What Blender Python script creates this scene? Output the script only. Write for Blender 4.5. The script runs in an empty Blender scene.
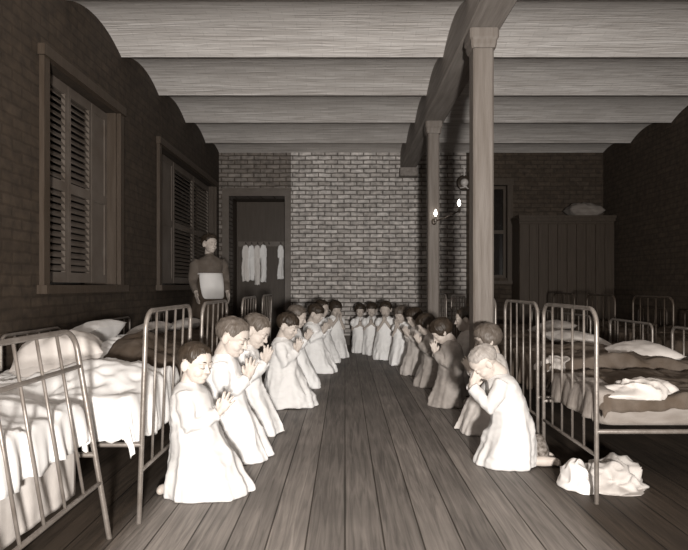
import bpy, math, random
import numpy as np
from mathutils import Matrix, Vector, noise

SC = bpy.context.scene
COL = SC.collection
R = math.radians
PI = math.pi
random.seed(7)

# ------------------------------------------------------------------ helpers
class MB:
    """Collects closed shapes; build() links them as ONE mesh object."""
    def __init__(self):
        self.v = []; self.f = []
    def add(self, verts, faces, M=None):
        n = len(self.v)
        if M is not None:
            verts = [M @ Vector(p) for p in verts]
        self.v.extend([tuple(p) for p in verts])
        self.f.extend([tuple(i + n for i in f) for f in faces])
    def box(self, x0, x1, y0, y1, z0, z1, M=None):
        vs = [(x0,y0,z0),(x1,y0,z0),(x1,y1,z0),(x0,y1,z0),(x0,y0,z1),(x1,y0,z1),(x1,y1,z1),(x0,y1,z1)]
        fs = [(0,3,2,1),(4,5,6,7),(0,1,5,4),(1,2,6,5),(2,3,7,6),(3,0,4,7)]
        self.add(vs, fs, M)
    def bevbox(self, x0, x1, y0, y1, z0, z1, b=.01, M=None):
        """box with chamfered vertical and horizontal edges (rounded slab)"""
        rings = []
        for z, i in ((z0, b), (z0 + b, 0), (z1 - b, 0), (z1, b)):
            rings.append([(x0+i+b*.6, y0+i, z), (x1-i-b*.6, y0+i, z), (x1-i, y0+i+b*.6, z), (x1-i, y1-i-b*.6, z),
                          (x1-i-b*.6, y1-i, z), (x0+i+b*.6, y1-i, z), (x0+i, y1-i-b*.6, z), (x0+i, y0+i+b*.6, z)])
        self.loft(rings, M)
    def loft(self, rings, M=None):
        n = len(rings[0]); vs = [p for r in rings for p in r]; fs = []
        for a in range(len(rings) - 1):
            for i in range(n):
                j = (i + 1) % n
                fs.append((a*n+i, a*n+j, (a+1)*n+j, (a+1)*n+i))
        fs.append(tuple(reversed(range(n))))
        fs.append(tuple(range((len(rings)-1)*n, len(rings)*n)))
        self.add(vs, fs, M)
    def ellipsoid(self, c, r, M=None, seg=24, rings=14):
        vs = [(c[0], c[1], c[2]-r[2])]; fs = []
        for a in range(1, rings):
            t = -PI/2 + PI*a/rings
            for i in range(seg):
                p = 2*PI*i/seg
                vs.append((c[0]+r[0]*math.cos(t)*math.cos(p), c[1]+r[1]*math.cos(t)*math.sin(p), c[2]+r[2]*math.sin(t)))
        vs.append((c[0], c[1], c[2]+r[2]))
        for i in range(seg):
            fs.append((0, 1+(i+1)%seg, 1+i))
        for a in range(rings-2):
            for i in range(seg):
                j = (i+1) % seg
                fs.append((1+a*seg+i, 1+a*seg+j, 1+(a+1)*seg+j, 1+(a+1)*seg+i))
        top = len(vs)-1; o = 1+(rings-2)*seg
        for i in range(seg):
            fs.append((o+i, o+(i+1)%seg, top))
        self.add(vs, fs, M)
    def tube(self, pts, radii, seg=10, M=None, cap=True, flat=1.0):
        pts = [Vector(p) for p in pts]
        if not hasattr(radii, '__len__'): radii = [radii]*len(pts)
        T = []
        for i in range(len(pts)):
            a = pts[max(0, i-1)]; b = pts[min(len(pts)-1, i+1)]
            T.append((b-a).normalized())
        if cap:
            pts = [pts[0]-T[0]*radii[0]*.9, pts[0]-T[0]*radii[0]*.55] + pts + [pts[-1]+T[-1]*radii[-1]*.55, pts[-1]+T[-1]*radii[-1]*.9]
            T = [T[0], T[0]] + T + [T[-1], T[-1]]
            radii = [radii[0]*.35, radii[0]*.8] + list(radii) + [radii[-1]*.8, radii[-1]*.35]
        up = Vector((0,0,1)) if abs(T[0].z) < .9 else Vector((0,1,0))
        n = (up - T[0]*up.dot(T[0])).normalized()
        rings = []
        for p, t, r in zip(pts, T, radii):
            n = (n - t*n.dot(t)).normalized(); b = t.cross(n)
            rings.append([tuple(p + n*(r*math.cos(2*PI*i/seg)) + b*(r*flat*math.sin(2*PI*i/seg))) for i in range(seg)])
        self.loft(rings, M)
    def mesh(self, name):
        m = bpy.data.meshes.new(name); m.from_pydata(self.v, [], self.f); m.update(); return m
    def build(self, name, mat, parent=None, smooth=True, kind=None):
        return link(name, self.mesh(name), mat, parent, smooth, kind)

def link(name, me, mat, parent=None, smooth=True, kind=None):
    me.materials.clear(); me.materials.append(mat)
    if smooth:
        me.polygons.foreach_set('use_smooth', [True]*len(me.polygons))
    o = bpy.data.objects.new(name, me); COL.objects.link(o)
    if parent is not None: o.parent = parent
    if kind: o['kind'] = kind
    return o

def autosmooth(o, ang=35):
    bm_ang = R(ang)
    me = o.data
    try:
        me.set_sharp_from_angle(angle=bm_ang)
    except Exception:
        pass
    return o

def remesh(mb, voxel, smooth=4, fac=.5):
    me = mb.mesh('temporary')
    o = bpy.data.objects.new('temporary', me); COL.objects.link(o)
    m = o.modifiers.new('r', 'REMESH'); m.mode = 'VOXEL'; m.voxel_size = voxel; m.use_smooth_shade = True
    if smooth:
        s = o.modifiers.new('s', 'SMOOTH'); s.iterations = smooth; s.factor = fac
    dg = bpy.context.evaluated_depsgraph_get()
    out = bpy.data.meshes.new_from_object(o.evaluated_get(dg))
    bpy.data.objects.remove(o); bpy.data.meshes.remove(me)
    return out

def displace(me, fn):
    """move each vertex along its normal by fn(x, y, z)"""
    n = len(me.vertices)
    co = np.empty(n*3); me.vertices.foreach_get('co', co); co = co.reshape(-1, 3)
    no = np.empty(n*3); me.vertices.foreach_get('normal', no); no = no.reshape(-1, 3)
    d = np.array([fn(*p) for p in co])
    co = co + no*d[:, None]
    me.vertices.foreach_set('co', co.ravel()); me.update()

def thing(name, label, cat, loc=(0,0,0), rz=0, group=None):
    o = bpy.data.objects.new(name, None); COL.objects.link(o)
    o.location = loc; o.rotation_euler = (0, 0, rz); o.empty_display_size = .1
    o['label'] = label; o['category'] = cat
    if group: o['group'] = group
    return o

def tag(o, label, cat, group=None):
    o['label'] = label; o['category'] = cat
    if group: o['group'] = group
    return o

def nz(x, y, z, s=1.0, o=0.0):
    return noise.noise(Vector((x*s+o, y*s+o*1.7, z*s-o*.6)))

def ridged(x, y, z, s, o=0.0):
    return 1 - abs(nz(x, y, z, s, o))*2.2

# ------------------------------------------------------------------ materials
def mat_base(name):
    m = bpy.data.materials.new(name); m.use_nodes = True
    nt = m.node_tree; b = nt.nodes['Principled BSDF']
    return m, nt, b

def N(nt, t, **kw):
    n = nt.nodes.new(t)
    for k, v in kw.items(): setattr(n, k, v)
    return n

def tone(v, warm=1.0):
    """sepia tone of brightness v"""
    w = warm*(.09*(1-v) + .30*math.exp(-v/.05))
    return (v*(1+w*1.4), v*(1-w*.2), v*(1-w*1.4), 1)

def noisy(name, lo, hi, scale=8, rough=.75, bump=.2, bscale=40, stretch=(1,1,1), metallic=0, spec=.3, dist=.01, warm=1.0, detail=6, coat=0):
    m, nt, b = mat_base(name)
    tc = N(nt, 'ShaderNodeTexCoord'); mp = N(nt, 'ShaderNodeMapping'); mp.inputs['Scale'].default_value = stretch
    nt.links.new(tc.outputs['Object'], mp.inputs['Vector'])
    n1 = N(nt, 'ShaderNodeTexNoise'); n1.inputs['Scale'].default_value = scale; n1.inputs['Detail'].default_value = detail
    n2 = N(nt, 'ShaderNodeTexNoise'); n2.inputs['Scale'].default_value = bscale; n2.inputs['Detail'].default_value = detail
    nt.links.new(mp.outputs[0], n1.inputs['Vector']); nt.links.new(mp.outputs[0], n2.inputs['Vector'])
    cr = N(nt, 'ShaderNodeValToRGB'); cr.color_ramp.elements[0].position = .3; cr.color_ramp.elements[1].position = .7
    cr.color_ramp.elements[0].color = tone(lo, warm); cr.color_ramp.elements[1].color = tone(hi, warm)
    nt.links.new(n1.outputs['Fac'], cr.inputs['Fac']); nt.links.new(cr.outputs[0], b.inputs['Base Color'])
    bp = N(nt, 'ShaderNodeBump'); bp.inputs['Strength'].default_value = bump; bp.inputs['Distance'].default_value = dist
    nt.links.new(n2.outputs['Fac'], bp.inputs['Height']); nt.links.new(bp.outputs[0], b.inputs['Normal'])
    b.inputs['Roughness'].default_value = rough; b.inputs['Metallic'].default_value = metallic
    b.inputs['Specular IOR Level'].default_value = spec
    return m

def brick(name, lo, hi, mortar, plane='XZ', course=.072, length=.215, bump=.6, rough=.8, msize=.011):
    m, nt, b = mat_base(name)
    tc = N(nt, 'ShaderNodeTexCoord'); sp = N(nt, 'ShaderNodeSeparateXYZ'); cb = N(nt, 'ShaderNodeCombineXYZ')
    nt.links.new(tc.outputs['Object'], sp.inputs[0])
    nt.links.new(sp.outputs[{'X':0,'Y':1,'Z':2}[plane[0]]], cb.inputs[0]); nt.links.new(sp.outputs[{'X':0,'Y':1,'Z':2}[plane[1]]], cb.inputs[1])
    # slightly uneven courses
    wn = N(nt, 'ShaderNodeTexNoise'); wn.inputs['Scale'].default_value = 5; wn.inputs['Detail'].default_value = 3
    nt.links.new(tc.outputs['Object'], wn.inputs['Vector'])
    vm = N(nt, 'ShaderNodeVectorMath', operation='SCALE'); vm.inputs['Scale'].default_value = .028
    nt.links.new(wn.outputs['Color'], vm.inputs[0])
    va = N(nt, 'ShaderNodeVectorMath', operation='ADD'); nt.links.new(cb.outputs[0], va.inputs[0]); nt.links.new(vm.outputs[0], va.inputs[1])
    bt = N(nt, 'ShaderNodeTexBrick'); bt.inputs['Scale'].default_value = 1
    bt.inputs['Brick Width'].default_value = length; bt.inputs['Row Height'].default_value = course
    bt.inputs['Mortar Size'].default_value = msize; bt.inputs['Mortar Smooth'].default_value = .6; bt.inputs['Bias'].default_value = 0
    bt.inputs['Color1'].default_value = tone(lo); bt.inputs['Color2'].default_value = tone(hi); bt.inputs['Mortar'].default_value = tone(mortar)
    nt.links.new(va.outputs[0], bt.inputs['Vector'])
    n1 = N(nt, 'ShaderNodeTexNoise'); n1.inputs['Scale'].default_value = 14; n1.inputs['Detail'].default_value = 8
    nt.links.new(tc.outputs['Object'], n1.inputs['Vector'])
    mr = N(nt, 'ShaderNodeMapRange'); mr.inputs[1].default_value = .3; mr.inputs[2].default_value = .7; mr.inputs[3].default_value = .65; mr.inputs[4].default_value = 1.3
    nt.links.new(n1.outputs['Fac'], mr.inputs[0])
    mx = N(nt, 'ShaderNodeMix', data_type='RGBA', blend_type='MULTIPLY'); mx.inputs[0].default_value = 1
    nt.links.new(bt.outputs['Color'], mx.inputs[6]); nt.links.new(mr.outputs[0], mx.inputs[7])
    nt.links.new(mx.outputs[2], b.inputs['Base Color'])
    ad = N(nt, 'ShaderNodeMath', operation='MULTIPLY_ADD'); ad.inputs[1].default_value = -1.0
    sc = N(nt, 'ShaderNodeMath', operation='MULTIPLY'); sc.inputs[1].default_value = .7
    nt.links.new(n1.outputs['Fac'], sc.inputs[0]); nt.links.new(bt.outputs['Fac'], ad.inputs[0]); nt.links.new(sc.outputs[0], ad.inputs[2])
    bp = N(nt, 'ShaderNodeBump'); bp.inputs['Strength'].default_value = bump; bp.inputs['Distance'].default_value = .03
    nt.links.new(ad.outputs[0], bp.inputs['Height']); nt.links.new(bp.outputs[0], b.inputs['Normal'])
    b.inputs['Roughness'].default_value = rough; b.inputs['Specular IOR Level'].default_value = .35
    return m

def floor_mat():
    m, nt, b = mat_base('floor boards')
    tc = N(nt, 'ShaderNodeTexCoord'); sp = N(nt, 'ShaderNodeSeparateXYZ'); cb = N(nt, 'ShaderNodeCombineXYZ')
    nt.links.new(tc.outputs['Object'], sp.inputs[0]); nt.links.new(sp.outputs[1], cb.inputs[0]); nt.links.new(sp.outputs[0], cb.inputs[1])
    bt = N(nt, 'ShaderNodeTexBrick'); bt.inputs['Scale'].default_value = 1
    bt.inputs['Brick Width'].default_value = 23; bt.inputs['Row Height'].default_value = .152
    bt.inputs['Mortar Size'].default_value = .0035; bt.inputs['Mortar Smooth'].default_value = .1
    bt.inputs['Color1'].default_value = (.74,.74,.74,1); bt.inputs['Color2'].default_value = (1.12,1.12,1.12,1); bt.inputs['Mortar'].default_value = (.22,.2,.18,1)
    nt.links.new(cb.outputs[0], bt.inputs['Vector'])
    mp = N(nt, 'ShaderNodeMapping'); mp.inputs['Scale'].default_value = (26, 1.3, 1)
    nt.links.new(tc.outputs['Object'], mp.inputs['Vector'])
    g = N(nt, 'ShaderNodeTexNoise'); g.inputs['Scale'].default_value = 1.6; g.inputs['Detail'].default_value = 8; g.inputs['Distortion'].default_value = 1.2
    nt.links.new(mp.outputs[0], g.inputs['Vector'])
    gr = N(nt, 'ShaderNodeMapRange'); gr.inputs[1].default_value = .3; gr.inputs[2].default_value = .7; gr.inputs[3].default_value = .55; gr.inputs[4].default_value = 1.22
    nt.links.new(g.outputs['Fac'], gr.inputs[0])
    w = N(nt, 'ShaderNodeTexNoise'); w.inputs['Scale'].default_value = 1.7; w.inputs['Detail'].default_value = 7
    nt.links.new(tc.outputs['Object'], w.inputs['Vector'])
    wr = N(nt, 'ShaderNodeMapRange'); wr.inputs[1].default_value = .3; wr.inputs[2].default_value = .7; wr.inputs[3].default_value = .75; wr.inputs[4].default_value = 1.15
    nt.links.new(w.outputs['Fac'], wr.inputs[0])
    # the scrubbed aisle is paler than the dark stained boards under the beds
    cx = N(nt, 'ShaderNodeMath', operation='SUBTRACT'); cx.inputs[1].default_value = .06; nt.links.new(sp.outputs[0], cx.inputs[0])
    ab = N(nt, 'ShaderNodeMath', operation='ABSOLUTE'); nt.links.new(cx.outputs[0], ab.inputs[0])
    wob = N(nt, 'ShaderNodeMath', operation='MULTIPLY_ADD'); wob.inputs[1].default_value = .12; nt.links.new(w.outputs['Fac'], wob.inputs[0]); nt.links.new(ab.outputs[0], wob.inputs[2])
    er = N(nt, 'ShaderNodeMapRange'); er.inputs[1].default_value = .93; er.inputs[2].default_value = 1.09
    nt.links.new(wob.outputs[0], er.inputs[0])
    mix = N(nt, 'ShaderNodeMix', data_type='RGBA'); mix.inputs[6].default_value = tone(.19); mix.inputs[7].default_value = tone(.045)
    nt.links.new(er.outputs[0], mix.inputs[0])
    prev = mix.outputs[2]
    for s in (bt.outputs['Color'], gr.outputs[0], wr.outputs[0]):
        mm = N(nt, 'ShaderNodeMix', data_type='RGBA', blend_type='MULTIPLY'); mm.inputs[0].default_value = 1
        nt.links.new(prev, mm.inputs[6]); nt.links.new(s, mm.inputs[7]); prev = mm.outputs[2]
    nt.links.new(prev, b.inputs['Base Color'])
    bp = N(nt, 'ShaderNodeBump'); bp.inputs['Strength'].default_value = .25; bp.inputs['Distance'].default_value = .01
    iv = N(nt, 'ShaderNodeMath', operation='MULTIPLY_ADD'); iv.inputs[1].default_value = -2
    nt.links.new(bt.outputs['Fac'], iv.inputs[0]); nt.links.new(g.outputs['Fac'], iv.inputs[2])
    nt.links.new(iv.outputs[0], bp.inputs['Height']); nt.links.new(bp.outputs[0], b.inputs['Normal'])
    b.inputs['Roughness'].default_value = .62; b.inputs['Specular IOR Level'].default_value = .3
    return m

def ceiling_mat():
    m, nt, b = mat_base('whitewashed brick arches')
    tc = N(nt, 'ShaderNodeTexCoord'); mp = N(nt, 'ShaderNodeMapping'); mp.inputs['Scale'].default_value = (1.0, 26, 1)
    nt.links.new(tc.outputs['Object'], mp.inputs['Vector'])
    n = N(nt, 'ShaderNodeTexNoise'); n.inputs['Scale'].default_value = 1.4; n.inputs['Detail'].default_value = 9; n.inputs['Distortion'].default_value = 1.6
    nt.links.new(mp.outputs[0], n.inputs['Vector'])
    bt = N(nt, 'ShaderNodeTexBrick'); bt.inputs['Scale'].default_value = 1
    bt.inputs['Brick Width'].default_value = .21; bt.inputs['Row Height'].default_value = .066
    bt.inputs['Mortar Size'].default_value = .006; bt.inputs['Mortar Smooth'].default_value = 1
    bt.inputs['Color1'].default_value = (.95,.95,.95,1); bt.inputs['Color2'].default_value = (1.03,1.03,1.03,1); bt.inputs['Mortar'].default_value = (.84,.84,.84,1)
    nt.links.new(tc.outputs['Object'], bt.inputs['Vector'])
    cr = N(nt, 'ShaderNodeValToRGB'); cr.color_ramp.elements[0].position = .32; cr.color_ramp.elements[1].position = .66
    cr.color_ramp.elements[0].color = tone(.38); cr.color_ramp.elements[1].color = tone(.64)
    nt.links.new(n.outputs['Fac'], cr.inputs[0])
    mm = N(nt, 'ShaderNodeMix', data_type='RGBA', blend_type='MULTIPLY'); mm.inputs[0].default_value = 1
    nt.links.new(cr.outputs[0], mm.inputs[6]); nt.links.new(bt.outputs['Color'], mm.inputs[7])
    nt.links.new(mm.outputs[2], b.inputs['Base Color'])
    bp = N(nt, 'ShaderNodeBump'); bp.inputs['Strength'].default_value = .5; bp.inputs['Distance'].default_value = .02
    nt.links.new(n.outputs['Fac'], bp.inputs['Height']); nt.links.new(bp.outputs[0], b.inputs['Normal'])
    b.inputs['Roughness'].default_value = .85; b.inputs['Specular IOR Level'].default_value = .2
    return m

def hair_mat(name, lo, hi):
    return noisy(name, lo, hi, scale=30, rough=.5, bump=.35, bscale=160, stretch=(1,1,.35), spec=.35, dist=.004)

def flame_mat():
    m, nt, b = mat_base('gas flame')
    b.inputs['Base Color'].default_value = (1,.9,.75,1)
    b.inputs['Emission Color'].default_value = (1,.93,.82,1); b.inputs['Emission Strength'].default_value = 9
    return m

def glass_mat():
    m, nt, b = mat_base('dark window glass')
    b.inputs['Base Color'].default_value = (.012,.01,.009,1); b.inputs['Roughness'].default_value = .08
    b.inputs['Specular IOR Level'].default_value = .5
    return m

M = dict(
    floor=floor_mat(), ceiling=ceiling_mat(),
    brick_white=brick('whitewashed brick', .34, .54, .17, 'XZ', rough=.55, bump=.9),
    brick_mid=brick('shaded brick', .13, .19, .07, 'XZ', bump=.7),  # dim left end of the back wall: shade put into the brick colour
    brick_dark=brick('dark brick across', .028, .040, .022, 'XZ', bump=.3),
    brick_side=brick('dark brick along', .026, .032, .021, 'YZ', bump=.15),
    wood_dark=noisy('dark stained wood', .03, .045, scale=5, stretch=(6,6,.5), bscale=30, rough=.5, bump=.2),
    shutter=noisy('brown shutter paint', .07, .10, scale=6, bscale=40, rough=.45, bump=.1),
    wood_post=noisy('painted timber', .10, .15, scale=7, stretch=(5,5,.35), bscale=26, rough=.6, bump=.3),
    wood_beam=noisy('timber beam', .15, .23, scale=6, stretch=(5,.35,5), bscale=26, rough=.65, bump=.35),
    wood_ward=noisy('brown boards', .026, .042, scale=5, stretch=(8,8,.4), bscale=24, rough=.55, bump=.3),
    iron=noisy('worn iron paint', .10, .17, scale=18, bscale=60, rough=.38, bump=.12, spec=.6, metallic=.35),
    iron_dark=noisy('dark iron', .03, .05, scale=18, bscale=60, rough=.45, bump=.1, spec=.5, metallic=.4),
    white=noisy('white cotton', .60, .68, scale=6, bscale=220, rough=.9, bump=.12, spec=.1, warm=.5, dist=.003),
    bright=noisy('lifted white cotton', .76, .84, scale=6, bscale=220, rough=.9, bump=.12, spec=.1, warm=.5, dist=.003),  # white cotton made paler to stand in for flash light lost far back
    dimmed_white=noisy('dimmed white cotton', .47, .54, scale=6, bscale=220, rough=.9, bump=.12, spec=.1, warm=.5, dist=.003),  # white cotton darkened for the nearest gowns, where the flash burns out folds
    offwhite=noisy('unbleached cotton', .60, .68, scale=6, bscale=220, rough=.9, bump=.12, spec=.1, dist=.003),
    sheet=noisy('white bed linen', .55, .63, scale=5, bscale=160, rough=.9, bump=.15, spec=.1, warm=.5, dist=.004),
    grey=noisy('grey flannel', .22, .30, scale=14, bscale=200, rough=.95, bump=.2, spec=.1, dist=.004),
    palegrey=noisy('pale grey flannel', .36, .46, scale=12, bscale=200, rough=.95, bump=.2, spec=.1, dist=.004),
    blanket=noisy('dark grey blanket', .04, .07, scale=10, bscale=160, rough=1, bump=.35, spec=.05, dist=.006),
    blanket2=noisy('brown grey blanket', .05, .085, scale=10, bscale=160, rough=1, bump=.35, spec=.05, dist=.006),
    ticking=noisy('grey bed ticking', .13, .19, scale=30, stretch=(.3,3,1), bscale=120, rough=.95, bump=.2, spec=.1),
    mottled=noisy('mottled dark wool', .02, .22, scale=45, bscale=70, rough=1, bump=.4, spec=.05),
    black=noisy('dark dress wool', .040, .065, scale=12, bscale=120, rough=.95, bump=.25, spec=.1),
    blouse=noisy('dark blouse cotton', .075, .11, scale=12, bscale=120, rough=.9, bump=.2, spec=.1),
    skin=noisy('skin', .36, .42, scale=9, bscale=150, rough=.55, bump=.04, spec=.35, warm=1.6, dist=.002),
    hair_dark=hair_mat('dark brown hair', .012, .035), hair_mid=hair_mat('brown hair', .05, .11), hair_fair=hair_mat('fair hair', .17, .30),
    brass=noisy('dull brass', .12, .2, scale=20, bscale=60, rough=.4, bump=.1, metallic=.6, spec=.5),
    pale_metal=noisy('pale metal', .5, .62, scale=20, bscale=60, rough=.35, bump=.1, spec=.5),
    flame=flame_mat(), glass=glass_mat(),
)

# ------------------------------------------------------------------ the room
XL, XR, YB, YF = -2.10, 4.30, 9.33, -4.30
SPRING, RISE, BAY = 3.14, .125, 1.06
def room():
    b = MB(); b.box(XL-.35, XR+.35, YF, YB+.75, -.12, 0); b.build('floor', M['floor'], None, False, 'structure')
    # brick jack arches: one scalloped slab
    b = MB(); y1 = 9.50; ys = []
    y = y1
    while y > YF: ys.append(y); y -= BAY
    prof = []
    n = 14
    vs, fs = [], []
    for ye in ys:
        base = len(vs)
        for i in range(n+1):
            u = i/n; yy = ye - BAY*u; z = SPRING + RISE*(1-(2*u-1)**2)
            vs += [(XL, yy, z), (XR, yy, z), (XL, yy, 3.62), (XR, yy, 3.62)]
        for i in range(n):
            a = base+i*4; c = a+4
            fs += [(a, a+1, c+1, c), (a+2, c+2, c+3, a+3), (a, c, c+2, a+2), (a+1, a+3, c+3, c+1)]
    b.add(vs, fs); autosmooth(b.build('ceiling', M['ceiling'], None, True, 'structure'), 60)
    # left wall with two deep window openings
    b = MB(); T = .32; x0, x1 = XL-T, XL
    W = ((3.92, 5.16), (6.32, 9.0)); zb, zt = 1.0, 2.58
    b.box(x0, x1, YF, W[0][0], 0, 3.62); b.box(x0, x1, W[0][1], W[1][0], 0, 3.62); b.box(x0, x1, W[1][1], YB+.3, 0, 3.62)
    for w in W:
        b.box(x0, x1, w[0], w[1], 0, zb); b.box(x0, x1, w[0], w[1], zt, 3.62)
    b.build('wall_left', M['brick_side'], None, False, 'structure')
    for k, w in enumerate(W):
        wn = bpy.data.objects.new('window_%d' % (k+1), None); COL.objects.link(wn); wn['kind'] = 'structure'
        wn.location = (XL, w[0], zb)
        b = MB(); t = .075; Y0, Y1 = 0, w[1]-w[0]; H = zt-zb
        b.box(.0, .035, Y0-t, Y0, -.02, H+t); b.box(.0, .035, Y1, Y1+t, -.02, H+t); b.box(.0, .05, Y0-t-.02, Y1+t+.02, H, H+t)
        b.box(-.27, -.005, Y0-.02+.02, Y0+.015, 0, H); b.box(-.27, -.005, Y1-.015, Y1, 0, H)
        b.build('window_frame', M['wood_dark'], wn, False)
        b = MB(); b.box(-.28, .07, Y0-t-.03, Y1+t+.03, -.06, 0); b.build('window_sill', M['wood_dark'], wn, False)
        b = MB(); b.box(-.315, -.30, Y0, Y1, 0, H); b.build('pane', M['glass'], wn, False)
        # louvred leaves (a, c) and a plain boarded leaf, set just inside the opening
        leaves, plain = (((.10, .495), (.50, .905)), (.915, Y1-.02)) if k == 0 else (((.82, 1.74), (1.75, 2.66)), (.02, .80))
        X0, X1 = -.115, -.085
        for a, c in leaves:
            b = MB(); st = .045
            b.box(X0, X1, a, a+st, .02, H-.01); b.box(X0, X1, c-st, c, .02, H-.01)
            for zz in (.02, H*.46, H-.09): b.box(X0, X1, a+st, c-st, zz, zz+.08)
            for z0, z1 in ((.105, H*.46), (H*.46+.085, H-.09)):
                ns = int((z1-z0)/.05)
                for q in range(ns):
                    zc = z0+(q+.5)*(z1-z0)/ns
                    Ms = Matrix.Translation((-.10, 0, zc)) @ Matrix.Rotation(R(-38), 4, 'Y')
                    b.box(-.004, .004, a+st, c-st, -.025, .025, Ms)
            b.build('shutter', M['shutter'], wn, False)
        b = MB(); b.box(X0, X1-.008, plain[0], plain[1], .02, H-.01)
        w_ = plain[1]-plain[0]; fr = min(.05, w_*.2)
        for z0, z1 in ((.02, .09), (H*.46, H*.46+.08), (H-.08, H-.01)): b.box(X1-.008, X1, plain[0]+fr, plain[1]-fr, z0, z1)
        b.box(X1-.008, X1, plain[0], plain[0]+fr, .02, H-.01); b.box(X1-.008, X1, plain[1]-fr, plain[1], .02, H-.01)
        b.build('shutter', M['shutter'], wn, False)
    # back wall: whitewashed brick with a closet opening, dark brick on the right
    D0, D1, DT = -1.93, -1.0, 2.48
    b = MB(); b.box(XL, D0, YB, YB+.3, 0, 3.62); b.box(D0, D1, YB, YB+.3, DT, 3.62); b.box(D1, D1+.10, YB, YB+.3, 0, 3.62)
    b.build('wall_back_left', M['brick_mid'], None, False, 'structure')
    b = MB(); b.box(D1+.10, 2.02, YB, YB+.3, 0, 3.62)
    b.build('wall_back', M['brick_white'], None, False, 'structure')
    b = MB(); wx0, wx1, wz0, wz1 = 2.22, 2.70, 1.12, 2.66
    b.box(2.02, wx0, YB, YB+.3, 0, 3.62); b.box(wx1, XR+.3, YB, YB+.3, 0, 3.62); b.box(wx0, wx1, YB, YB+.3, 0, wz0); b.box(wx0, wx1, YB, YB+.3, wz1, 3.62)
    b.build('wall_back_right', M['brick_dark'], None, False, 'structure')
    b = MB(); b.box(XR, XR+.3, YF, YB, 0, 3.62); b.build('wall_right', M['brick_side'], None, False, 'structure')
    # closet
    dn = bpy.data.objects.new('door_1', None); COL.objects.link(dn); dn['kind'] = 'structure'; dn.location = (D0, YB, 0)
    wd = D1-D0
    b = MB(); b.box(-.11, 0.0, -.03, 0, 0, DT+.10); b.box(wd, wd+.10, -.03, 0, 0, DT+.10); b.box(0, wd, -.03, 0, DT, DT+.10); b.box(-.12, wd+.11, -.045, 0, DT+.10, DT+.13)
    b.build('door_frame', M['shutter'], dn, False)
    b = MB(); b.box(-.05, 0, .3, .72, 0, DT+.05); b.box(wd, wd+.05, .3, .72, 0, DT+.05); b.box(0, wd, .67, .72, 0, DT+.05); b.box(0, wd, .3, .67, DT, DT+.05)
    b.build('closet_lining', M['wood_dark'], dn, False)
    # right rear window
    wn = bpy.data.objects.new('window_3', None); COL.objects.link(wn); wn['kind'] = 'structure'; wn.location = (wx0, YB, wz0)
    w, h = wx1-wx0, wz1-wz0
    b = MB(); b.box(-.09, 0, -.03, 0, -.05, h+.1); b.box(w, w+.09, -.03, 0, -.05, h+.1); b.box(-.1, w+.1, -.04, 0, h, h+.11); b.build('window_frame', M['wood_dark'], wn, False)
    b = MB(); b.box(-.12, w+.12, -.09, 0, -.10, -.05); b.build('window_sill', M['wood_dark'], wn, False)
    b = MB(); b.box(0, .04, .08, .12, 0, h); b.box(w-.04, w, .08, .12, 0, h); b.box(.04, w-.04, .08, .12, h/2-.03, h/2+.03); b.box(.04, w-.04, .08, .12, 0, .05); b.box(.04, w-.04, .08, .12, h-.05, h); b.box(w/2-.01, w/2+.01, .09, .11, .05, h-.05)
    b.build('window_sash', M['wood_dark'], wn, False)
    b = MB(); b.box(.04, w-.04, .125, .13, 0, h); b.build('pane', M['glass'], wn, False)
    b = MB(); b.box(XL, XL+.025, YF, YB-.05, 0, .16); b.build('baseboard_left', M['wood_dark'], None, False, 'structure')
    b = MB(); b.box(D1+.1, 2.02, YB-.025, YB, 0, .16); b.build('baseboard_back', M['wood_dark'], None, False, 'structure')
room()

# beam and posts
bm = MB(); bm.bevbox(.92, 1.17, YF+.1, YB, 2.92, 3.40, .012)
ob = bm.build('ceiling_beam', M['wood_beam'], None, False)
tag(ob, 'long timber beam running under the arched ceiling from front to back', 'beam')
bm = MB(); bm.box(.90, 1.19, YB-.22, YB, 2.78, 2.915)
tag(bm.build('beam_corbel', M['wood_beam'], None, False), 'dark wooden corbel under the beam end at the back wall', 'corbel')
def post(y, w, label):
    t = thing('wooden_post', label, 'post', (1.04, y, 0), 0, 'posts under the ceiling beam')
    h = w/2
    b = MB()
    c = .014
    def oct_(hh): return [(-hh+c,-hh),(hh-c,-hh),(hh,-hh+c),(hh,hh-c),(hh-c,hh),(-hh+c,hh),(-hh,hh-c),(-hh,-hh+c)]
    b.loft([[(x, yy, z) for x, yy in oct_(h)] for z in (0, 2.80)]); b.build('shaft', M['wood_post'], t, False)
    b = MB(); 
    b.loft([[(x, yy, z) for x, yy in oct_(hh)] for z, hh in ((2.775, h+.012), (2.80, h+.018), (2.83, h+.02), (2.85, h+.032), (2.915, h+.032))]); b.build('capital', M['wood_post'], t, False)
    b = MB(); b.loft([[(x, yy, z) for x, yy in oct_(hh)] for z, hh in ((0, h+.03), (.10, h+.03), (.12, h+.012))]); b.build('plinth', M['wood_post'], t, False)
    return t
post(4.27, .155, 'nearer square timber post, widest and brightest, rising behind the kneeling children')
post(6.62, .135, 'farther square timber post carrying the gas bracket near the back wall')

# ------------------------------------------------------------------ beds
def arch(h, w, rc, n=7):
    """arched tube outline in local y,z: leg - corner - top - corner - leg"""
    p = [(-w/2, 0), (-w/2, h*.5)]
    for i in range(n+1):
        a = PI - (PI/2)*i/n
        p.append((-w/2+rc+rc*math.cos(a), h-rc+rc*math.sin(a)))
    for i in range(n+1):
        a = PI/2 - (PI/2)*i/n
        p.append((w/2-rc+rc*math.cos(a), h-rc+rc*math.sin(a)))
    p += [(w/2, h*.5), (w/2, 0)]
    return p

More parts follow.
